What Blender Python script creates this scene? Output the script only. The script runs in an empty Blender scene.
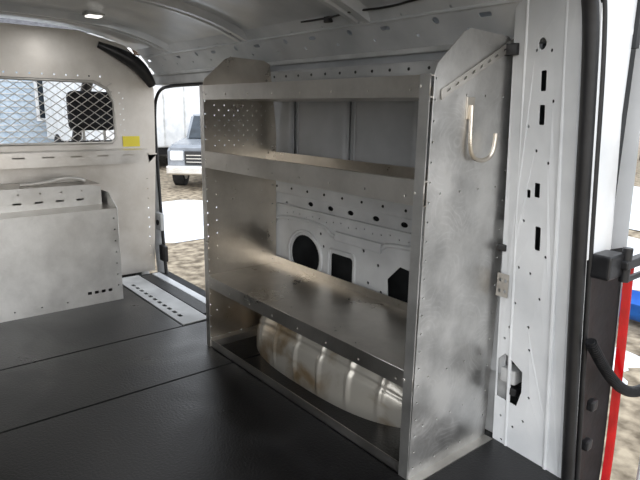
import bpy, bmesh, math, random
from mathutils import Vector, Matrix
random.seed(4)
S=bpy.context.scene
# ------------------------------------------------------------ camera
f=560;p=math.radians(13);a=math.radians(39.4);r=math.radians(1.0)
F=Vector((math.cos(a),-math.sin(a),0));R=Vector((-math.sin(a),-math.cos(a),0));U=Vector((0,0,1))
fw=F*math.cos(p)-U*math.sin(p); up=F*math.sin(p)+U*math.cos(p)
cx=R*math.cos(r)+up*(math.sin(r)); cy=up*math.cos(r)-R*(math.sin(r))
camd=bpy.data.cameras.new("camera");cam=bpy.data.objects.new("camera",camd);S.collection.objects.link(cam)
m=Matrix((cx,cy,-fw)).transposed().to_4x4();m.translation=Vector((0,0,1));cam.matrix_world=m
camd.sensor_width=36;camd.lens=f/640*36;camd.clip_start=.02;camd.clip_end=300
S.camera=cam
S.view_settings.view_transform='Standard';S.view_settings.look='None';S.view_settings.exposure=.30

# ------------------------------------------------------------ materials
def lin(c):
    return tuple(((x/255)/12.92 if x/255<=.04045 else ((x/255+.055)/1.055)**2.4) for x in c)+(1,)
def mat(name,c1,c2=None,rough=.5,metal=0,scale=8,bump=0,bscale=60,detail=5,rvar=0,stretch=(1,1,1),lo=.35,hi=.65,dist=0,coat=0):
    M=bpy.data.materials.new(name);M.use_nodes=True;n=M.node_tree.nodes;l=M.node_tree.links
    b=n["Principled BSDF"];b.inputs["Metallic"].default_value=metal;b.inputs["Roughness"].default_value=rough
    b.inputs["Coat Weight"].default_value=coat
    tc=n.new("ShaderNodeTexCoord");mp=n.new("ShaderNodeMapping");mp.inputs["Scale"].default_value=stretch
    l.new(tc.outputs["Object"],mp.inputs["Vector"])
    ns=n.new("ShaderNodeTexNoise");ns.inputs["Scale"].default_value=scale;ns.inputs["Detail"].default_value=detail
    ns.inputs["Distortion"].default_value=dist
    l.new(mp.outputs[0],ns.inputs["Vector"])
    rp=n.new("ShaderNodeValToRGB");rp.color_ramp.elements[0].position=lo;rp.color_ramp.elements[1].position=hi
    rp.color_ramp.elements[0].color=lin(c1);rp.color_ramp.elements[1].color=lin(c2 or c1)
    l.new(ns.outputs[0],rp.inputs[0]);l.new(rp.outputs[0],b.inputs["Base Color"])
    if rvar:
        mr=n.new("ShaderNodeMapRange");mr.inputs["From Min"].default_value=.3;mr.inputs["From Max"].default_value=.7
        mr.inputs["To Min"].default_value=rough-rvar;mr.inputs["To Max"].default_value=rough+rvar
        l.new(ns.outputs[0],mr.inputs[0]);l.new(mr.outputs[0],b.inputs["Roughness"])
    if bump:
        n2=n.new("ShaderNodeTexNoise");n2.inputs["Scale"].default_value=bscale;n2.inputs["Detail"].default_value=6
        l.new(mp.outputs[0],n2.inputs["Vector"])
        bp=n.new("ShaderNodeBump");bp.inputs["Strength"].default_value=bump;bp.inputs["Distance"].default_value=.01
        l.new(n2.outputs[0],bp.inputs["Height"]);l.new(bp.outputs[0],b.inputs["Normal"])
    return M
def alu(name,dark,light,grain,rough=.3,metal=1.0,scr=.5,smudge=.12,wav=.12):
    """mill-finish sheet: soft blotches, very fine grain, faint circular rub marks"""
    M=bpy.data.materials.new(name);M.use_nodes=True;n=M.node_tree.nodes;l=M.node_tree.links
    b=n["Principled BSDF"];b.inputs["Metallic"].default_value=metal
    tc=n.new("ShaderNodeTexCoord");mp=n.new("ShaderNodeMapping");mp.inputs["Scale"].default_value=grain
    l.new(tc.outputs["Object"],mp.inputs["Vector"])
    g=n.new("ShaderNodeTexNoise");g.inputs["Scale"].default_value=14;g.inputs["Detail"].default_value=6;l.new(mp.outputs[0],g.inputs["Vector"])
    bl=n.new("ShaderNodeTexNoise");bl.inputs["Scale"].default_value=5.5;bl.inputs["Detail"].default_value=9;bl.inputs["Roughness"].default_value=.66;l.new(tc.outputs["Object"],bl.inputs["Vector"])
    rp=n.new("ShaderNodeValToRGB");rp.color_ramp.elements[0].position=.36;rp.color_ramp.elements[1].position=.62
    rp.color_ramp.elements[0].color=lin(dark);rp.color_ramp.elements[1].color=lin(light);l.new(bl.outputs[0],rp.inputs[0])
    wn=n.new("ShaderNodeTexNoise");wn.inputs["Scale"].default_value=7;wn.inputs["Detail"].default_value=2;l.new(tc.outputs["Object"],wn.inputs["Vector"])
    wv=n.new("ShaderNodeVectorMath");wv.operation='MULTIPLY_ADD';wv.inputs[1].default_value=(.09,.09,.09);l.new(wn.outputs["Color"],wv.inputs[0]);l.new(tc.outputs["Object"],wv.inputs[2])
    def rings(vscale,freq,w,amt,mscale,off):
        ad=n.new("ShaderNodeMapping");ad.inputs["Location"].default_value=(off,off*2,off*3);l.new(wv.outputs[0],ad.inputs["Vector"])
        vo=n.new("ShaderNodeTexVoronoi");vo.inputs["Scale"].default_value=vscale;l.new(ad.outputs[0],vo.inputs["Vector"])
        m1=n.new("ShaderNodeMath");m1.operation='MULTIPLY';m1.inputs[1].default_value=freq;l.new(vo.outputs["Distance"],m1.inputs[0])
        m2=n.new("ShaderNodeMath");m2.operation='PINGPONG';m2.inputs[1].default_value=.5;l.new(m1.outputs[0],m2.inputs[0])
        m3=n.new("ShaderNodeMapRange");m3.inputs["From Min"].default_value=0;m3.inputs["From Max"].default_value=w;m3.inputs["To Min"].default_value=1;m3.inputs["To Max"].default_value=0;l.new(m2.outputs[0],m3.inputs[0])
        mk=n.new("ShaderNodeTexNoise");mk.inputs["Scale"].default_value=mscale;mk.inputs["Detail"].default_value=6;l.new(ad.outputs[0],mk.inputs["Vector"])
        m0=n.new("ShaderNodeMapRange");m0.inputs["From Min"].default_value=.5;m0.inputs["From Max"].default_value=.66;m0.inputs["To Max"].default_value=amt;l.new(mk.outputs[0],m0.inputs[0])
        mu=n.new("ShaderNodeMath");mu.operation='MULTIPLY';l.new(m3.outputs[0],mu.inputs[0]);l.new(m0.outputs[0],mu.inputs[1]);return mu
    s1=rings(5,15,.2,scr,8,.3)
    s2=rings(8,9,.2,scr*.7,10,1.7)
    sm=n.new("ShaderNodeMath");sm.operation='MAXIMUM';l.new(s1.outputs[0],sm.inputs[0]);l.new(s2.outputs[0],sm.inputs[1])
    cm=n.new("ShaderNodeMix");cm.data_type='RGBA';l.new(sm.outputs[0],cm.inputs[0]);l.new(rp.outputs[0],cm.inputs[6]);cm.inputs[7].default_value=lin((244,244,244))
    l.new(cm.outputs[2],b.inputs["Base Color"])
    mr=n.new("ShaderNodeMapRange");mr.inputs["From Min"].default_value=.35;mr.inputs["From Max"].default_value=.65;mr.inputs["To Min"].default_value=rough-smudge*.6;mr.inputs["To Max"].default_value=rough+smudge
    l.new(bl.outputs[0],mr.inputs[0])
    ad2=n.new("ShaderNodeMath");ad2.operation='MULTIPLY_ADD';ad2.inputs[1].default_value=.3;l.new(sm.outputs[0],ad2.inputs[0]);l.new(mr.outputs[0],ad2.inputs[2])
    l.new(ad2.outputs[0],b.inputs["Roughness"])
    bp=n.new("ShaderNodeBump");bp.inputs["Strength"].default_value=.10;bp.inputs["Distance"].default_value=.0015;l.new(g.outputs[0],bp.inputs["Height"])
    lw=n.new("ShaderNodeTexNoise");lw.inputs["Scale"].default_value=3;lw.inputs["Detail"].default_value=1;l.new(tc.outputs["Object"],lw.inputs["Vector"])
    b2=n.new("ShaderNodeBump");b2.inputs["Strength"].default_value=wav;b2.inputs["Distance"].default_value=.02;l.new(lw.outputs[0],b2.inputs["Height"]);l.new(bp.outputs[0],b2.inputs["Normal"])
    l.new(b2.outputs[0],b.inputs["Normal"])
    return M
ALU=alu("brushed_aluminium",(204,200,194),(222,219,214),(1,2,12),.32,1,.06,.08)
ALUP=alu("scuffed_aluminium",(184,183,181),(216,215,213),(1,12,1.5),.36,.94,.30,smudge=.12,wav=.2)
ALUC=alu("cabinet_aluminium",(192,191,188),(214,213,210),(1,12,1.5),.38,.92,.08,smudge=.08,wav=.15)
ALUS=alu("shelf_aluminium",(208,203,195),(228,223,216),(1.2,14,10),.31,1,.08,.07)
ALUF=alu("end_panel_aluminium",(196,188,176),(216,209,198),(1,10,2),.30,1,.06,.08)
ALUB=alu("bulkhead_aluminium",(200,195,188),(214,210,204),(1,10,2),.42,.85,.06,.08)
ALUD=alu("dull_aluminium",(176,173,168),(198,195,190),(3,3,3),.42,.75,.0)
WHT=mat("van_white_paint",(206,209,212),(227,229,231),.35,0,5,.03,6,5,coat=.2)
WALL=mat("van_wall_paint",(184,186,188),(212,214,215),.42,0,5,.03,6,6)
WHTD=mat("van_dusty_paint",(168,169,169),(206,207,207),.5,0,5,.05,8,5)
GRY=mat("grey_wall_primer",(158,160,162),(182,184,186),.45,0,4,.04,6,5)
CEI=mat("roof_underside_paint",(182,186,189),(214,216,218),.30,0,4,.06,5,5)
BLK=mat("black_rubber",(14,14,15),(26,26,28),.5,0,20,.1,60)
PLB=mat("black_plastic",(18,18,20),(34,34,36),.4,0,20)
CAV=mat("painted_cavity_shade",(24,25,27),(52,54,56),.8,0,5)  # dark grey backing colour: paints in the shade behind holes and gaps
FLR=mat("rubber_floor_mat",(7,7,8),(22,22,24),.36,0,3,.15,120,9,.10,dist=.8)
ARC=mat("wheel_arch_paint",(140,122,96),(184,180,171),.34,0.5,5,.1,15,7,lo=.34,hi=.48,dist=.5,coat=.15)
YEL=mat("yellow_label",(226,208,60),(236,220,80),.6)
RED=mat("tail_light_red",(150,8,14),(190,14,22),.2,0,10,coat=.5)
GRD=mat("leafy_ground",(96,84,68),(176,162,140),.95,0,9,.8,14,10)
SNW=mat("snow_patch",(212,217,224),(236,239,243),.8,0,5,.4,8)
BLU=mat("blue_plastic",(20,84,170),(34,110,200),.4)
BRK=mat("bark",(62,50,42),(104,88,74),.9,0,12,.5,30)
SID=mat("house_siding",(150,168,186),(180,194,206),.8)
ROF=mat("roof_shingles",(70,70,74),(100,100,104),.9)
GLS=mat("dark_glass",(30,36,42),(50,58,66),.08,0,3)
SIL=mat("grey_truck_paint",(128,133,140),(148,153,160),.25,.2,3)
TIR=mat("tyre_rubber",(22,22,23),(36,36,37),.8)
SEAT=mat("seat_fabric",(24,24,27),(40,40,44),.9,0,60,.3,200)
LMP=bpy.data.materials.new("lamp_lens");LMP.use_nodes=True
_b=LMP.node_tree.nodes["Principled BSDF"];_b.inputs["Emission Color"].default_value=(1,.97,.9,1);_b.inputs["Emission Strength"].default_value=1.5

# ------------------------------------------------------------ helpers
def group(name):
    e=bpy.data.objects.new(name,None);e.empty_display_size=.1;S.collection.objects.link(e);return e
def addmesh(name,me,mt,parent=None,smooth=False):
    o=bpy.data.objects.new(name,me);S.collection.objects.link(o)
    if mt: me.materials.append(mt)
    if smooth:
        for q in me.polygons:q.use_smooth=True
    if parent:o.parent=parent
    return o
def bm_box(bm,lo,hi,M=None):
    c=[(lo[i]+hi[i])/2 for i in range(3)];s=[abs(hi[i]-lo[i]) for i in range(3)]
    T=Matrix.Translation(c)@Matrix.Diagonal((*s,1))
    if M:T=M@T
    return bmesh.ops.create_cube(bm,size=1,matrix=T)
def box(parent,name,lo,hi,mt,bev=0,seg=2,rot=None):
    bm=bmesh.new();bm_box(bm,lo,hi)
    if bev:bmesh.ops.bevel(bm,geom=bm.edges[:],offset=bev,segments=seg,affect='EDGES',profile=.6)
    if rot:
        c=Vector([(lo[i]+hi[i])/2 for i in range(3)])
        bmesh.ops.rotate(bm,verts=bm.verts,cent=c,matrix=rot)
    me=bpy.data.meshes.new(name);bm.to_mesh(me);bm.free()
    return addmesh(name,me,mt,parent,False)
def boxes(parent,name,lst,mt,bev=0):
    bm=bmesh.new()
    for lo,hi in lst:bm_box(bm,lo,hi)
    if bev:bmesh.ops.bevel(bm,geom=bm.edges[:],offset=bev,segments=2,affect='EDGES')
    me=bpy.data.meshes.new(name);bm.to_mesh(me);bm.free()
    return addmesh(name,me,mt,parent)
def circ(u,v,ru,rv=None,n=14):
    rv=rv or ru
    return [(u+ru*math.cos(2*math.pi*i/n),v+rv*math.sin(2*math.pi*i/n)) for i in range(n)]
def rrect(u0,v0,u1,v1,rad=.01,n=4):
    pts=[]
    for cxx,cyy,a0 in ((u1-rad,v1-rad,0),(u0+rad,v1-rad,90),(u0+rad,v0+rad,180),(u1-rad,v0+rad,270)):
        for i in range(n+1):
            t=math.radians(a0+90*i/n);pts.append((cxx+rad*math.cos(t),cyy+rad*math.sin(t)))
    return pts
def plate(parent,name,outer,holes,th,fn,mt,bev=0):
    cu=bpy.data.curves.new(name,'CURVE');cu.dimensions='2D';cu.fill_mode='BOTH';cu.extrude=th/2
    for pts in [outer]+list(holes):
        sp=cu.splines.new('POLY');sp.points.add(len(pts)-1)
        for i,q in enumerate(pts):sp.points[i].co=(q[0],q[1],0,1)
        sp.use_cyclic_u=True
    o=bpy.data.objects.new(name+"_tmp",cu);S.collection.objects.link(o)
    dg=bpy.context.evaluated_depsgraph_get()
    me=bpy.data.meshes.new_from_object(o.evaluated_get(dg));me.name=name
    bpy.data.objects.remove(o)
    for v in me.vertices:v.co=Vector(fn(*v.co))
    me.materials.clear()
    bm=bmesh.new();bm.from_mesh(me);bmesh.ops.remove_doubles(bm,verts=bm.verts,dist=1e-5);bmesh.ops.recalc_face_normals(bm,faces=bm.faces);bm.to_mesh(me);bm.free()
    return addmesh(name,me,mt,parent)
def tube(parent,name,pts,rad,mt,cyc=False,kind='NURBS',res=3):
    cu=bpy.data.curves.new(name,'CURVE');cu.dimensions='3D';cu.bevel_depth=rad;cu.bevel_resolution=res;cu.use_fill_caps=True
    sp=cu.splines.new(kind);sp.points.add(len(pts)-1)
    for i,q in enumerate(pts):sp.points[i].co=(*q[:3],1);sp.points[i].radius=q[3] if len(q)>3 else 1
    if kind=='NURBS':sp.order_u=3;sp.use_endpoint_u=True
    sp.use_cyclic_u=cyc
    o=bpy.data.objects.new(name+"_tmp",cu);S.collection.objects.link(o)
    dg=bpy.context.evaluated_depsgraph_get()
    me=bpy.data.meshes.new_from_object(o.evaluated_get(dg));me.name=name
    bpy.data.objects.remove(o);me.materials.clear()
    return addmesh(name,me,mt,parent,True)
def cyl(parent,name,c,axis,rad,h,mt,n=24,bev=0):
    bm=bmesh.new();q=Vector((0,0,1)).rotation_difference(Vector(axis).normalized()).to_matrix().to_4x4()
    bmesh.ops.create_cone(bm,cap_ends=True,segments=n,radius1=rad,radius2=rad,depth=h,matrix=Matrix.Translation(c)@q)
    me=bpy.data.meshes.new(name);bm.to_mesh(me);bm.free();return addmesh(name,me,mt,parent)
def rivets(parent,name,lst,axis,rad,mt,h=.004):
    bm=bmesh.new();q=Vector((0,0,1)).rotation_difference(Vector(axis).normalized()).to_matrix().to_4x4()
    for c in lst:bmesh.ops.create_cone(bm,cap_ends=True,segments=10,radius1=rad,radius2=rad*.7,depth=h,matrix=Matrix.Translation(c)@q)
    me=bpy.data.meshes.new(name);bm.to_mesh(me);bm.free();return addmesh(name,me,mt,parent)
def gridmesh(parent,name,nu,nv,fn,mt,smooth=True):
    vs=[tuple(fn(i/nu,j/nv)) for i in range(nu+1) for j in range(nv+1)]
    fs=[(i*(nv+1)+j,(i+1)*(nv+1)+j,(i+1)*(nv+1)+j+1,i*(nv+1)+j+1) for i in range(nu) for j in range(nv)]
    me=bpy.data.meshes.new(name);me.from_pydata(vs,[],fs);return addmesh(name,me,mt,parent,smooth)
def bil(A,B,C,D,lu=1,lv=1):
    A,B,C,D=map(Vector,(A,B,C,D));N=(B-A).cross(D-A).normalized()
    def g(u,v,w):
        u/=lu;v/=lv
        return A*(1-u)*(1-v)+B*u*(1-v)+C*u*v+D*(1-u)*v+N*w
    return g

# ------------------------------------------------------------ floor
fl=boxes(None,"floor",[((.58,-1.46,-.03),(1.837,.32,0)),((1.843,-1.46,-.03),(2.317,.32,0)),((2.323,-1.08,-.03),(3.34,.32,0))],FLR,.002)
boxes(None,"floor_base",[((.58,-1.46,-.07),(3.34,.32,-.031))],CAV)
sg=group("side_door_sill")
holes=[rrect(.1+i*.06,.03,.14+i*.06,.05,.006) for i in range(11)]
plate(sg,"tread_plate",[(0,0),(.9,0),(.9,.14),(0,.14)],holes,.006,lambda u,v,w:(2.33+u,-1.085-v,0.002+w),WHTD)
box(sg,"sill_underlay",(2.33,-1.34,-.05),(3.23,-1.085,-.004),PLB)
box(sg,"rubber_strip",(2.4,-1.30,-.004),(3.2,-1.23,.006),BLK,.003)
box(sg,"outer_edge",(2.33,-1.36,-.06),(3.23,-1.31,.002),WHT,.006)
box(sg,"step_well",(2.33,-1.50,-.32),(3.23,-1.34,-.28),PLB,.006)
box(sg,"step_riser",(2.33,-1.36,-.30),(3.23,-1.34,-.06),PLB)

# ------------------------------------------------------------ ceiling
def zc(y):
    d=min(abs(y+.57)/.85,1.05);return 1.43-.15*d**3
gridmesh(None,"ceiling",60,24,lambda s,t:(.6+2.75*s,-1.44+1.75*t,zc(-1.44+1.75*t)-.006*max(0,math.sin(s*75))**.5*(.1<t<.9)),CEI)
for k,(xb,w) in enumerate(((2.2,.09),(2.95,.10),(1.45,.09),(.68,.1))):
    g=group("roof_bow")
    prof=[(-.5,.012),(-.42,0),(-.3,-.03),(-.12,-.03),(-.08,-.022),(.08,-.022),(.12,-.03),(.3,-.03),(.42,0),(.5,.012)]
    def fb(s,t,xb=xb,w=w):
        i=min(int(t*9+1e-6),9);q=prof[i];y=-1.42+1.71*s
        return (xb+q[0]*w*1.5,y,zc(y)+q[1]+.002)
    gridmesh(g,"bow_channel",30,9,fb,CEI,False)
    rivets(g,"bow_holes",[(xb+.0,-1.3+.19*i,zc(-1.3+.19*i)-.021) for i in range(8)],(0,0,1),.009,PLB,.003)
dl=group("dome_lamp")
box(dl,"lamp_base",(2.72,-.95,zc(-.9)-.018),(2.80,-.87,zc(-.9)-.002),WHTD,.005)
box(dl,"lens",(2.73,-.94,zc(-.9)-.024),(2.79,-.88,zc(-.9)-.017),LMP,.003)

# ------------------------------------------------------------ right wall
wr=group("wall_right")
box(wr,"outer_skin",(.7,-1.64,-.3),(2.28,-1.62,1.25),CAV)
X0=.86
def fx(u,v,w):return (X0+u,-1.45-w,v)
def hx(x):return x-X0
mid=[circ(hx(1.865),.385,.098,.09,28),rrect(hx(1.56),.32,hx(1.69),.435,.014),
     [(hx(1.22),.30),(hx(1.36),.30),(hx(1.37),.40),(hx(1.31),.46),(hx(1.22),.45)]]
for xx in (1.83,1.70,1.58,1.44,1.30,1.14):
    mid.append(circ(hx(xx),.615,.018,.010,12));
for i in range(22):mid.append(circ(hx(1.05+i*.045),.56+.006*math.sin(i*2),.0035,n=8))
for xx,zz in ((1.76,.50),(1.72,.30),(1.50,.48),(1.47,.36),(1.42,.44),(1.40,.34),(1.74,.45),(1.99,.53),(1.1,.5),(1.12,.4),(1.0,.5),(2.0,.6)):
    mid.append(circ(hx(xx),zz,.007,n=10))
plate(wr,"lower_inner_panel",[(0,.22),(hx(2.2),.22),(hx(2.2),.70),(0,.70)],mid,.004,fx,WALL)
box(wr,"lower_liner",(.86,-1.475,0),(2.2,-1.465,.30),WHTD)
def rim(pts,y,rad,nm):tube(wr,nm,[(x,y,z) for x,z in pts],rad,WALL,True,'POLY',2)
rim([(1.865+.115*math.cos(t*math.pi/14),.385+.107*math.sin(t*math.pi/14)) for t in range(28)],-1.447,.008,"round_hole_rim")
rim([(x+X0,z) for x,z in rrect(hx(1.545),.305,hx(1.705),.45,.02)],-1.447,.006,"square_hole_rim")
tube(wr,"large_swage_arc",[(2.12,-1.447,.26),(2.12,-1.447,.50),(2.02,-1.447,.54),(1.72,-1.447,.54),(1.70,-1.447,.50),(1.40,-1.447,.50),(1.38,-1.447,.54),(1.0,-1.447,.54)],.009,WALL)
box(wr,"swage_beam",(.87,-1.447,.585),(2.18,-1.435,.593),WALL,.003)
box(wr,"swage_beam_upper",(.87,-1.447,.64),(2.18,-1.43,.70),WALL,.006)
box(wr,"rib_low",(1.02,-1.447,.475),(1.20,-1.435,.52),WALL,.006)
box(wr,"rib_mid",(1.40,-1.447,.49),(1.66,-1.436,.53),WALL,.006)
rivets(wr,"beam_slots",[(.95+.11*i,-1.429,.67) for i in range(11)],(0,1,0),.006,PLB,.003)
box(wr,"upper_inner_panel",(.86,-1.475,.70),(2.2,-1.465,1.25),GRY)
for k,(x0,x1) in enumerate(((1.95,2.17),(1.60,1.93),(1.25,1.58),(.90,1.23))):
    o=box(wr,"pressed_panel_%d"%k,(x0+.01,-1.472,.72),(x1-.01,-1.440,1.10),GRY,.03,5)
    for q in o.data.polygons:q.use_smooth=True
box(wr,"upper_rail",(.86,-1.475,1.115),(2.3,-1.42,1.16),WHTD,.01)
rivets(wr,"upper_rail_holes",[(.95+.085*i,-1.419,1.137) for i in range(15)],(0,1,0),.006,PLB,.003)
ch=[]
for i in range(14):
    u=.15+i*.19
    ch.append(rrect(u,.075,u+.04,.09,.006) if i%2 else circ(u,.085,.012,n=10))
    ch.append(circ(u+.09,.045,.006,n=8));ch.append(circ(u+.12,.12,.005,n=8))
plate(wr,"cant_rail",[(0,0),(2.7,0),(2.7,.16),(0,.16)],ch,.003,bil((.62,-1.43,1.20),(3.32,-1.43,1.20),(3.32,-1.325,1.325),(.62,-1.325,1.325),2.7,.16),CEI)
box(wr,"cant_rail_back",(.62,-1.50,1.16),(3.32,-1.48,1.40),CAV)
box(wr,"cant_rail_flange",(.62,-1.46,1.185),(3.32,-1.425,1.202),WHTD,.004)
tube(wr,"cant_rail_swage",[(.65,-1.358,1.285),(3.3,-1.358,1.285)],.006,CEI,kind='POLY')
box(wr,"c_pillar",(2.16,-1.58,-.06),(2.30,-1.40,1.2),WHT,.02)
box(wr,"door_header",(2.2,-1.55,1.135),(3.42,-1.44,1.20),WHTD,.012)
tube(wr,"header_seal",[(2.31,-1.46,-.05),(2.31,-1.46,1.06),(2.38,-1.46,1.125),(3.2,-1.46,1.13),(3.36,-1.46,1.10),(3.41,-1.45,.98),(3.36,-1.44,.5),(3.27,-1.42,0),(3.24,-1.42,-.2)],.010,BLK)

# ------------------------------------------------------------ B pillar
bp=group("door_pillar")
gridmesh(bp,"pillar_shell",16,6,lambda s,t:( (3.43-.19*(1-s)**1.4)+ (0 if t<.5 else .02)+.16*t, -1.44+.06*math.sin(t*math.pi)-.06*t, -.25+1.45*s),WHT)
tube(bp,"black_trim_top",[(3.30,-1.10,1.335,.5),(3.27,-1.22,1.29,1),(3.27,-1.34,1.22,1.2),(3.30,-1.40,1.13,.7)],.035,PLB,res=4)
cyl(bp,"latch_bolt",(3.31,-1.41,.30),(0,1,0),.018,.03,PLB)
box(bp,"latch_plate",(3.27,-1.425,.25),(3.35,-1.40,.36),WHTD,.006)
box(bp,"latch_plate_low",(3.22,-1.42,.06),(3.30,-1.395,.16),PLB,.006)

# ------------------------------------------------------------ left wall
wl=group("wall_left")
box(wl,"inner_panel",(.6,.32,0),(3.34,.34,1.36),WHTD)
for x in (.9,1.5,2.1,2.7):box(wl,"rib",(x,.29,0),(x+.06,.322,1.3),WHTD,.01)

# ------------------------------------------------------------ bulkhead
bk=group("bulkhead_partition")
XB=3.3
def fb2(u,v,w):return (XB+w,.3-u,v)
win=[(.48,.80),(1.44,.80),(1.465,.825),(1.465,1.03),(1.43,1.10),(1.36,1.135),(.48,1.135)]
hl=[win]
for i in range(9):hl.append(circ(1.50+.02*(i%2),.84+i*.03,.004,n=8))
for i in range(16):hl.append(circ(.5+i*.06,1.165,.005,n=8))
plate(bk,"upper_sheet",[(0,.70),(1.70,.70),(1.71,1.10),(1.66,1.25),(1.55,1.34),(1.3,1.40),(.2,1.40),(0,1.3)],hl,.003,fb2,ALUB)
tube(bk,"window_frame",[(XB-.004,.3-u,v) for u,v in win],.009,ALUD,True,'POLY',2)
plate(bk,"lower_sheet",[(0,0),(1.66,0),(1.70,.70),(0,.70)],[circ(1.64,.1+.06*i,.004,n=8) for i in range(9)],.003,lambda u,v,w:(XB+.0+w,.3-u,v),ALUB)
sl=[rrect(.05+i*.14,.735,.11+i*.14,.743,.003) for i in range(12)]
plate(bk,"ledge_lip",[(0,.69),(1.60,.69),(1.60,.765),(0,.765)],sl,.003,lambda u,v,w:(3.16+w,.3-u,v),ALU)
box(bk,"ledge_top",(3.16,-1.30,.762),(3.3,.3,.765),ALU)
box(bk,"label",(XB-.006,-1.305,.775),(XB-.002,-1.205,.835),YEL)
bm=bmesh.new()
cyy=-.66;czz=.968;hw=.50;hh=.168;px_=.066;pz_=.046
for sgn in (1,-1):
    for k in range(-18,19):
        y0=cyy+k*px_
        mm=sgn*pz_/px_
        ya=y0+(-hh)/mm;yb=y0+(hh)/mm
        lo_,hi_=sorted((ya,yb));lo_=max(lo_,cyy-hw);hi_=min(hi_,cyy+hw)
        if hi_-lo_<.01:continue
        P=Vector((XB+.003*sgn,lo_,czz+mm*(lo_-y0)));Q=Vector((XB+.003*sgn,hi_,czz+mm*(hi_-y0)))
        d=Q-P;T=Matrix.Translation((P+Q)/2)@d.to_track_quat('Y','X').to_matrix().to_4x4()@Matrix.Diagonal((.003,d.length,.010,1))
        bmesh.ops.create_cube(bm,size=1,matrix=T)
me=bpy.data.meshes.new("diamond_mesh");bm.to_mesh(me);bm.free();addmesh("diamond_mesh",me,ALUD,bk)

# ------------------------------------------------------------ cabinet
cb=group("storage_cabinet")
fh=[rrect(1.12+.035*i,.055,1.14+.035*i,.07,.002) for i in range(4)]+[circ(.3+.12*i,.035,.004,n=8) for i in range(7)]+[circ(1.28,.08+.06*i,.004,n=8) for i in range(7)]
plate(cb,"front_panel",[(0,0),(1.3,0),(1.3,.49),(0,.49)],fh,.003,lambda u,v,w:(2.87+w+.02*v,.3-u,v),ALUC)
plate(cb,"side_panel",[(0,0),(.42,0),(.42,.56),(.12,.56),(.0,.49)],[],.003,lambda u,v,w:(2.875+u,-1.0+w,v),ALUC)
box(cb,"top_panel",(2.88,-1.0,.485),(3.1,.3,.49),ALU)
plate(cb,"back_rail",[(0,.48),(1.28,.48),(1.28,.585),(1.22,.60),(0,.60)],[rrect(.05+i*.1,.52,.09+i*.1,.53,.004) for i in range(12)]+[circ(.08+i*.1,.57,.005,n=8) for i in range(12)],.003,lambda u,v,w:(3.05+w,.3-u,v),ALUC)
box(cb,"top_ledge",(3.05,-.98,.597),(3.28,.3,.60),ALU)
tube(cb,"hose",[(3.1,-.60,.612),(3.09,-.70,.615),(3.08,-.80,.635),(3.09,-.88,.63),(3.10,-.92,.612),(3.16,-.90,.612),(3.18,-.75,.612)],.010,ALUD)

# ------------------------------------------------------------ shelf unit
su=group("aluminium_shelf_unit")
XN,XF=.90,2.06;YF=-1.07;YB=-1.432
def panelholes():
    h=[]
    for i in range(22):h.append(circ(.018,.03+i*.05,.0035,n=8))
    for i in range(12):h.append(circ(.34,.08+i*.085,.0035,n=8))
    for z in (.295,.80,1.045):
        for j in range(4):h.append(circ(.06+.08*j,z,.0035,n=8))
    for j in range(5):h.append(circ(.05+.06*j,.03,.0035,n=8));h.append(circ(.05+.06*j,.15,.003,n=8))
    return h
outl=[(0,0),(.36,0),(.362,.9),(.33,1.185),(.30,1.20),(.14,1.205),(.115,1.195),(.02,1.115),(.012,1.09)]
plate(su,"end_panel_near",outl,panelholes(),.003,lambda u,v,w:(XN+w,YF-u,v),ALUP)
h2=panelholes()
for i in range(9):
    for j in range(6):h2.append(circ(.06+.045*j+.02*(i%2),.855+.02*i,.003,n=8))
for i in range(7):
    for j in (0,5):h2.append(circ(.06+.045*j,.38+.055*i,.003,n=8))
plate(su,"end_panel_far",outl,h2,.003,lambda u,v,w:(XF+w,YF-u,v),ALUF)
box(su,"front_flange_near",(XN,YF,.0),(XN+.032,YF+.003,1.09),ALUC)
box(su,"front_flange_far",(XF-.03,YF,.0),(XF,YF+.003,1.09),ALU)
box(su,"floor_flange_near",(XN-.03,YB,.0),(XN,YF,.003),ALU)
def tray(n,z0,z1,zs,zb):
    plate(su,"front_lip_%d"%n,[(0,0),(XF-XN,0),(XF-XN,z1-z0),(0,z1-z0)],[circ(.06+i*.15,(z1-z0)*.35,.004,n=8) for i in range(8)],.003,lambda u,v,w:(XN+u,YF+w+.001,z0+v),ALUS)
    box(su,"tray_%d"%n,(XN+.002,YB,zs-.003),(XF-.002,YF,zs),ALUS)
    box(su,"back_lip_%d"%n,(XN+.002,YB,zs),(XF-.002,YB+.003,zb),ALUS)
    box(su,"lip_hem_%d"%n,(XN+.002,YF-.012,z1-.003),(XF-.002,YF,z1),ALUS)
    rivets(su,"rivets_%d"%n,[(XN+.03,YF+.003,(z0+z1)/2),(XF-.03,YF+.003,(z0+z1)/2)],(0,1,0),.005,ALUD)
tray(1,1.035,1.088,1.038,1.08)
tray(2,.77,.835,.773,.82)
tray(3,.268,.318,.315,.345)
box(su,"base_rail",(XN,YF-.003,0),(XF,YF,.035),ALU)
box(su,"base_rail_foot",(XN,YF-.035,.0),(XF,YF,.004),ALU)
box(su,"base_cross_rail",(XF-.04,YB,0),(XF-.002,YF,.03),ALU)
bs=bil((XN-.006,-1.105,1.03),(XN-.006,-1.40,1.175),(XN-.006,-1.40,1.20),(XN-.006,-1.105,1.055),.33,.028)
plate(su,"brace_strip",[(0,0),(.33,0),(.33,.028),(0,.028)],[rrect(.02+i*.035,.011,.035+i*.035,.018,.003) for i in range(8)],.003,bs,ALUD)
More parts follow.
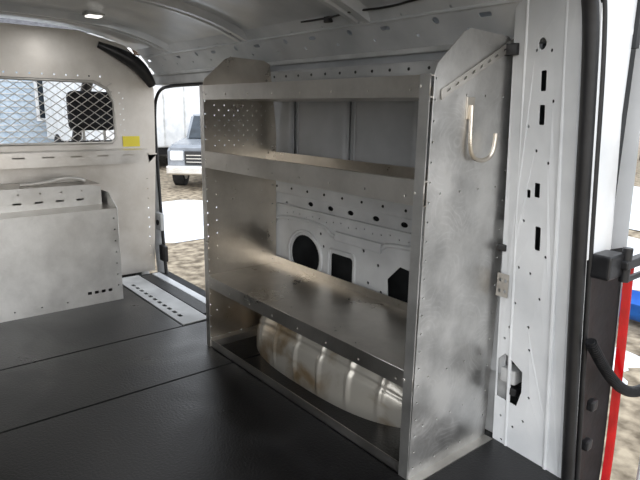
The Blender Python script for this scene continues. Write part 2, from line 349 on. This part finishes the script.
tube(su,"j_hook",[(XN-.008,-1.225,1.02),(XN-.010,-1.225,.96),(XN-.012,-1.225,.92),(XN-.014,-1.235,.888),(XN-.02,-1.265,.878),(XN-.026,-1.295,.885),(XN-.03,-1.308,.915),(XN-.03,-1.308,.95)],.006,ALUF)
box(su,"hook_plate",(XN-.006,-1.24,.985),(XN-.002,-1.21,1.04),ALUF,.001)

# ------------------------------------------------------------ wheel arch
wa=group("wheel_arch")
def wf(s,t):
    x=1.02+1.0*s
    e=(max(0,1-abs(2*s-1)**2.8))**.5
    h=.25*e; d=.07+.21*e if e>0 else .02
    an=t*math.pi/2
    yy=-1.445+ (d)*(max(0,math.cos(an))**.5); zz=h*(math.sin(an)**.6)
    bead=sum(math.exp(-((s-c)/.009)**2) for c in (.14,.26,.40,.54,.68,.82))*.013*math.sin(an*2)**.4 if 0<an<math.pi/2 else 0
    bead+=-.006*math.exp(-((t-.30)/.03)**2)
    return (x,yy+bead*math.cos(an),max(0,zz+bead*math.sin(an)))
gridmesh(wa,"arch_shell",160,40,wf,ARC)

# ------------------------------------------------------------ rear pillar
rp=group("rear_door_pillar")
A=(.875,-1.445,-.05);B=(.645,-1.425,-.05);Cc=(.64,-1.235,1.30);D=(.885,-1.37,1.30)
pf=bil(A,B,Cc,D,.235,1.35)
def rowv(row):return (1.29-.00272*row)+.05
def colu(px):return (px-512)*.0033
ph=[]
def slot(px0,r0,px1,r1,rad=.004):
    ph.append(rrect(colu(px0),rowv(r1),colu(px1),rowv(r0),rad))
slot(546,68,552,86);slot(546,98,552,116);slot(545,170,551,184,.003);slot(548,212,554,236)
slot(537,178,541,186,.003)
ph.append([(colu(514),rowv(418)),(colu(537),rowv(418)),(colu(542),rowv(398)),(colu(542),rowv(374)),(colu(522),rowv(362)),(colu(514),rowv(372))])
for q in ((540,50),(556,52),(560,95),(535,118),(545,140),(558,150),(535,210),(532,260),(545,262),(556,285),(530,300),(546,320),(525,330),(520,345),(548,345),(520,440),(534,446),(545,432),(522,470),(550,400),(560,240),(520,280)):
    ph.append(circ(colu(q[0]),rowv(q[1]),.0045,n=8))
ph.append(circ(colu(546),rowv(45),.014,n=14))
plate(rp,"inner_panel",[(0,0),(.235,0),(.235,1.35),(0,1.35)],ph,.003,pf,WHT)
box(rp,"pillar_back",(.66,-1.58,-.1),(.90,-1.50,1.3),CAV)
def onp(u,v,w=.004):return tuple(pf(u,v,w))
for u in (.05,.19):tube(rp,"swage",[onp(u,v/10*1.35,-.001) for v in range(11)],.006,WHT)
q=pf(colu(526),rowv(390),-.03)
box(rp,"connector",(q[0]-.02,q[1]-.02,q[2]-.02),(q[0]+.03,q[1]+.03,q[2]+.025),WHTD,.006)
q=pf(colu(530),rowv(405),-.02);box(rp,"connector_plug",(q[0]-.015,q[1]-.015,q[2]-.012),(q[0]+.015,q[1]+.02,q[2]+.012),PLB,.004)
plate(rp,"fixing_bracket",[(0,0),(.055,0),(.055,.07),(0,.07)],[circ(.015,.018,.006,n=8),circ(.04,.018,.006,n=8),circ(.015,.05,.006,n=8),circ(.04,.05,.006,n=8)],.003,lambda u,v,w:(.885-u*.7,-1.40-.0*u,.48+v),ALUD)
box(rp,"rubber_plug",(.865,-1.41,.615),(.893,-1.395,.635),PLB,.004)
box(rp,"rubber_plug_top",(.86,-1.375,1.15),(.90,-1.355,1.18),PLB,.003)
gridmesh(rp,"return_flange",20,4,lambda s,t:(.645-.045*t, (-1.425+.19*s), -.05+1.35*s),WHT)
def yi(z):return -1.418+.141*z
def yo(z):return -1.60+.10*max(0,min(1,z))**1.3
gridmesh(rp,"body_corner_upper",20,8,lambda s,t:(.60+.03*t**3, yi(.66+.68*s)*(1-t)+(yo(.66+.68*s)+.02)*t, .66+.68*s),WHT)
gridmesh(rp,"body_recess_lower",20,8,lambda s,t:(.605+.02*math.sin(t*3.14), yi(-.3+.96*s)*(1-t)+yo(-.3+.96*s)*t, -.3+.96*s),BLK)
gridmesh(rp,"body_side_skin",10,4,lambda s,t:(.63+1.0*t, -1.66+.12*max(0,s-.3), -.5+1.85*s),WHT)
for z in (.1,.22):box(rp,"bump_stop",(.585,-1.47,z),(.605,-1.44,z+.03),PLB,.006)
tl=group("tail_light")
def tf(s,t):
    z=-.25+.88*s;an=t*math.pi*.9
    return (.60-.02*math.sin(an), yo(z)+.002-.026*t, z)
gridmesh(tl,"red_lens",24,10,tf,RED)
sl_=group("door_seal")
tube(sl_,"seal_strip",[(.615,yi(-.2),-.2),(.615,yi(0)+.005,0),(.615,yi(.4)+.01,.4),(.615,yi(.8)+.01,.8),(.615,yi(1.15)+.005,1.15),(.615,-1.21,1.27),(.615,-1.12,1.35),(.615,-.57,1.40),(.615,.0,1.35),(.615,.12,1.25),(.615,.26,.8),(.615,.29,0)],.017,BLK)
tube(sl_,"seal_lip",[(.60,yi(-.2)-.022,-.2),(.60,yi(.4)-.015,.4),(.60,yi(.8)-.015,.8),(.60,yi(1.15)-.02,1.15),(.60,-1.235,1.29),(.60,-1.12,1.375)],.007,BLK)
hg=group("door_hinge")
box(hg,"hinge_body",(.55,-1.42,.615),(.60,-1.34,.675),PLB,.008,3)
box(hg,"hinge_arm",(.535,-1.60,.635),(.56,-1.40,.658),PLB,.006,3)
cyl(hg,"hinge_pin",(.548,-1.42,.645),(0,0,1),.012,.085,PLB)
box(hg,"check_strap",(.54,-1.62,.60),(.553,-1.42,.612),PLB,.003)
wh=group("door_wiring_harness")
pts=[]
for i in range(60):
    t=i/59;pts.append((.58-.06*t,-1.355-.27*t,.45-.17*math.sin(t*math.pi*.62)-.02*t))
tube(wh,"conduit",pts,.011,PLB)
bm=bmesh.new()
for i in range(1,59):
    d=(Vector(pts[i+1])-Vector(pts[i-1])).normalized()
    bmesh.ops.create_cone(bm,cap_ends=True,segments=14,radius1=.015,radius2=.015,depth=.0025,matrix=Matrix.Translation(pts[i])@Vector((0,0,1)).rotation_difference(d).to_matrix().to_4x4())
me=bpy.data.meshes.new("conduit_ribs");bm.to_mesh(me);bm.free();addmesh("conduit_ribs",me,PLB,wh)
rd=group("rear_door")
box(rd,"door_shell",(-.25,-1.68,-.3),(.52,-1.625,1.3),WHT,.02,3)
box(rd,"door_window",(-.15,-1.685,.62),(.42,-1.62,1.18),GLS,.02,3)
box(None,"bumper",(.38,-1.5,-.30),(.58,.35,-.22),PLB,.02,3)
wi=group("roof_wiring")
tube(wi,"wire_loom",[(1.75,-1.33,1.318),(1.6,-1.325,1.312),(1.45,-1.31,1.32),(1.3,-1.32,1.312),(1.15,-1.31,1.322),(1.0,-1.31,1.322)],.0035,PLB)
box(wi,"clip",(1.58,-1.34,1.30),(1.61,-1.32,1.32),PLB,.003)

# ------------------------------------------------------------ cab
cab=group("van_cab")
box(cab,"dashboard",(4.5,-1.4,.1),(5.0,.3,.55),PLB,.06,4)
box(cab,"cab_roof",(3.36,-1.4,1.36),(4.35,.3,1.40),WHTD,.02)
box(cab,"cab_floor",(3.36,-1.4,-.3),(5.0,.3,-.25),PLB)
for y in (-1.42,.32):
    tube(cab,"a_pillar",[(4.35,y,1.37),(4.7,y,1.05),(5.05,y,.6)],.04,PLB)
    box(cab,"cab_door_lower",(3.6,y-.03,-.3),(5.0,y+.03,.55),WHTD,.02)
tube(cab,"steering_wheel",[(4.35+.1*math.sin(t/12*2*math.pi),-.12+.19*math.cos(t/12*2*math.pi),.58+.16*math.sin(t/12*2*math.pi)) for t in range(12)],.016,PLB,True)
for y in (-1.13,-.05):
    st=group("cab_seat")
    box(st,"backrest",(3.50,y-.25,.15),(3.62,y+.25,.80),SEAT,.05,4)
    box(st,"cushion",(3.55,y-.25,.05),(4.0,y+.25,.2),SEAT,.05,4)
    box(st,"headrest",(3.52,y-.14,.86),(3.62,y+.14,1.09),SEAT,.045,4)
    boxes(st,"headrest_posts",[((3.56,y-.07,.78),(3.575,y-.055,.9)),((3.56,y+.055,.78),(3.575,y+.07,.9))],ALU)
    box(st,"pedestal",(3.55,y-.2,-.25),(3.9,y+.2,.06),PLB)

# ------------------------------------------------------------ outside
ZG=-.65
gridmesh(None,"ground",60,60,lambda s,t:(-40+120*s,-60+110*t,ZG+.02*math.sin(s*91)*math.sin(t*77)),GRD)
def patch(cx_,cy_,rx,ry,seed):
    rr=random.Random(seed);n=48
    ph_=[rr.uniform(0,6) for _ in range(3)]
    bm=bmesh.new();vs=[bm.verts.new((cx_,cy_,ZG+.06))];
    for ring,(k,h) in enumerate(((.6,.05),(1,.0))):
        for i in range(n):
            t=2*math.pi*i/n;q=1+.18*math.sin(3*t+ph_[0])+.12*math.sin(5*t+ph_[1])+.08*math.sin(11*t+ph_[2])
            vs.append(bm.verts.new((cx_+rx*k*q*math.cos(t),cy_+ry*k*q*math.sin(t),ZG+h)))
    for i in range(n):
        j=(i+1)%n
        bm.faces.new((vs[0],vs[1+i],vs[1+j]));bm.faces.new((vs[1+i],vs[1+n+i],vs[1+n+j],vs[1+j]))
    me=bpy.data.meshes.new("snow_patch");bm.to_mesh(me);bm.free();addmesh("snow_patch",me,SNW,None,True)
patch(8.0,-4.0,1.6,1.9,1);patch(2.5,-6.9,1.6,1.3,2);patch(13,1,4,3,3);patch(4,-12,4,3,5);patch(1.75,-3.75,.5,.35,7)
sd=group("blue_sled")
gridmesh(sd,"sled_body",20,10,lambda s,t:(1.8+.9*(s-.5),-4.75+.4*(t-.5)*(1-.3*s**3),ZG+.04+.7*(t-.5)**4*4+.12*max(0,s-.8)*5),BLU)
def treemesh(seed):
    rr=random.Random(seed);bm=bmesh.new()
    def seg(P,d,L,rad,dep):
        Q=P+d*L
        bmesh.ops.create_cone(bm,cap_ends=False,segments=7,radius1=rad,radius2=rad*.62,depth=L,matrix=Matrix.Translation((P+Q)/2)@Vector((0,0,1)).rotation_difference(d).to_matrix().to_4x4())
        if dep==0:return
        for k in range(3 if dep>1 else 4):
            nd=(d+Vector((rr.uniform(-.7,.7),rr.uniform(-.7,.7),rr.uniform(-.1,.5)))).normalized()
            seg(P+d*L*rr.uniform(.55,1),nd,L*rr.uniform(.55,.8),rad*.55,dep-1)
    seg(Vector((0,0,0)),Vector((0,0,1)),2.6,.17,5)
    me=bpy.data.meshes.new("bare_tree");bm.to_mesh(me);bm.free();me.materials.append(BRK);return me
tm=[treemesh(i) for i in range(3)]
for i in range(30):
    an=math.radians(-98+i*3.6);d=random.uniform(17,26) if i<16 else random.uniform(36,44)
    o=bpy.data.objects.new("bare_tree",tm[i%3]);S.collection.objects.link(o)
    o.location=(d*math.cos(an),d*math.sin(an),ZG-.05);o.rotation_euler=(0,0,random.uniform(0,6));s_=random.uniform(.9,1.4)*(1 if i<16 else 1.6);o.scale=(s_,s_,s_)
bt=group("box_trailer")
box(bt,"box_body",(14.6,-9.6,-.05),(20.3,-4.9,2.3),WHT,.05)
box(bt,"lower_frame",(14.7,-9.4,-.25),(20.2,-5.1,-.05),PLB)
boxes(bt,"vertical_seams",[((14.57,-9.5+k*.6,0),(14.6,-9.47+k*.6,2.25)) for k in range(8)],WHTD)
for x in (15.6,19):
    for y in (-5.0,-9.5):cyl(bt,"wheel",(x,y,ZG+.4),(0,1,0),.4,.25,TIR)
ho=group("house")
box(ho,"siding_wall",(21,-7,ZG),(29,6,3.0),SID)
boxes(ho,"siding_laps",[((20.97,-7,ZG+.2*k),(21,6,ZG+.2*k+.03)) for k in range(18)],WHTD)
boxes(ho,"house_windows",[((20.93,y,.6),(20.98,y+1.1,1.9)) for y in (-6,-3.6,-1,1.6,4)],GLS)
boxes(ho,"window_trim",[((20.95,y-.1,.5),(20.97,y+1.2,2.0)) for y in (-6,-3.6,-1,1.6,4)],WHT)
me=bpy.data.meshes.new("gable_roof");me.from_pydata([(20.6,-7.4,3),(29.4,-7.4,3),(20.6,6.4,3),(29.4,6.4,3),(25,-7.4,5.2),(25,6.4,5.2)],[],[(0,4,5,2),(1,3,5,4),(0,1,4),(2,5,3),(0,2,3,1)]);addmesh("gable_roof",me,ROF,ho)
pk=group("pickup_truck")
def prof(name,pts,y0,y1,mt,bev=.05):
    bm=bmesh.new();va=[bm.verts.new((x,y0,z)) for x,z in pts];vb=[bm.verts.new((x,y1,z)) for x,z in pts];n=len(pts)
    bm.faces.new(va);bm.faces.new(vb[::-1])
    for i in range(n):bm.faces.new((va[i],vb[i],vb[(i+1)%n],va[(i+1)%n]))
    bmesh.ops.recalc_face_normals(bm,faces=bm.faces)
    if bev:bmesh.ops.bevel(bm,geom=bm.edges[:],offset=bev,segments=2,affect='EDGES')
    me=bpy.data.meshes.new(name);bm.to_mesh(me);bm.free();return addmesh(name,me,mt,pk,False)
prof("body",[(0,.45),(0,.98),(-.15,1.08),(-1.35,1.18),(-5.3,1.15),(-5.3,.5)],-.98,.98,SIL,.07)
prof("cabin",[(-1.3,1.15),(-2.0,1.78),(-3.4,1.82),(-3.7,1.15)],-.85,.85,SIL,.05)
prof("windshield",[(-1.27,1.2),(-1.3,1.17),(-1.98,1.72),(-1.93,1.75)],-.75,.75,GLS,0)
prof("side_windows",[(-1.7,1.22),(-2.15,1.68),(-3.3,1.70),(-3.45,1.22)],-.87,.87,GLS,0)
box(pk,"grille",(-.02,-.55,.62),(.04,.55,.95),PLB,.02)
boxes(pk,"grille_bars",[((.03,-.5,.68+.08*k),(.06,.5,.70+.08*k)) for k in range(3)],ALU)
boxes(pk,"headlights",[((-.05,-.9,.72),(.035,-.58,.95)),((-.05,.58,.72),(.035,.9,.95))],WHT,.02)
box(pk,"front_bumper",(-.05,-.98,.38),(.12,.98,.6),ALU,.04)
for x in (-.95,-4.3):
    for y in (-.9,.9):
        cyl(pk,"tyre",(x,y,.38),(0,1,0),.38,.26,TIR,32);cyl(pk,"rim",(x,y,.38),(0,1,0),.22,.28,ALU,16)
pk.location=(10.35,-5.5,ZG);pk.rotation_euler=(0,0,math.radians(140));pk.scale=(.85,.85,.85)

# ------------------------------------------------------------ light
W=bpy.data.worlds.new("overcast_sky");S.world=W;W.use_nodes=True
n=W.node_tree.nodes;l=W.node_tree.links;bg=n["Background"]
tc=n.new("ShaderNodeTexCoord");sx=n.new("ShaderNodeSeparateXYZ");l.new(tc.outputs["Generated"],sx.inputs[0])
rp_=n.new("ShaderNodeValToRGB");rp_.color_ramp.elements[0].position=.0;rp_.color_ramp.elements[0].color=(.97,.98,1,1)
rp_.color_ramp.elements[1].position=.6;rp_.color_ramp.elements[1].color=(.78,.84,.92,1)
l.new(sx.outputs[2],rp_.inputs[0]);l.new(rp_.outputs[0],bg.inputs[0]);bg.inputs[1].default_value=1.75
sky_fill=bpy.data.lights.new("sky_fill","SUN");sky_fill.energy=1.9;sky_fill.angle=math.radians(80);sky_fill.color=(1,.97,.93);so=bpy.data.objects.new("sky_fill",sky_fill);S.collection.objects.link(so)  # soft wide-angle lamp from behind the camera, added to act as sky light
so.rotation_euler=Vector((.85,-.40,-.42)).to_track_quat('-Z','Y').to_euler()
ar=bpy.data.lights.new("dome_lamp_light","AREA");ar.energy=1.5;ar.size=.08;ao=bpy.data.objects.new("dome_lamp_light",ar);S.collection.objects.link(ao);ao.location=(2.76,-.91,zc(-.9)-.03)
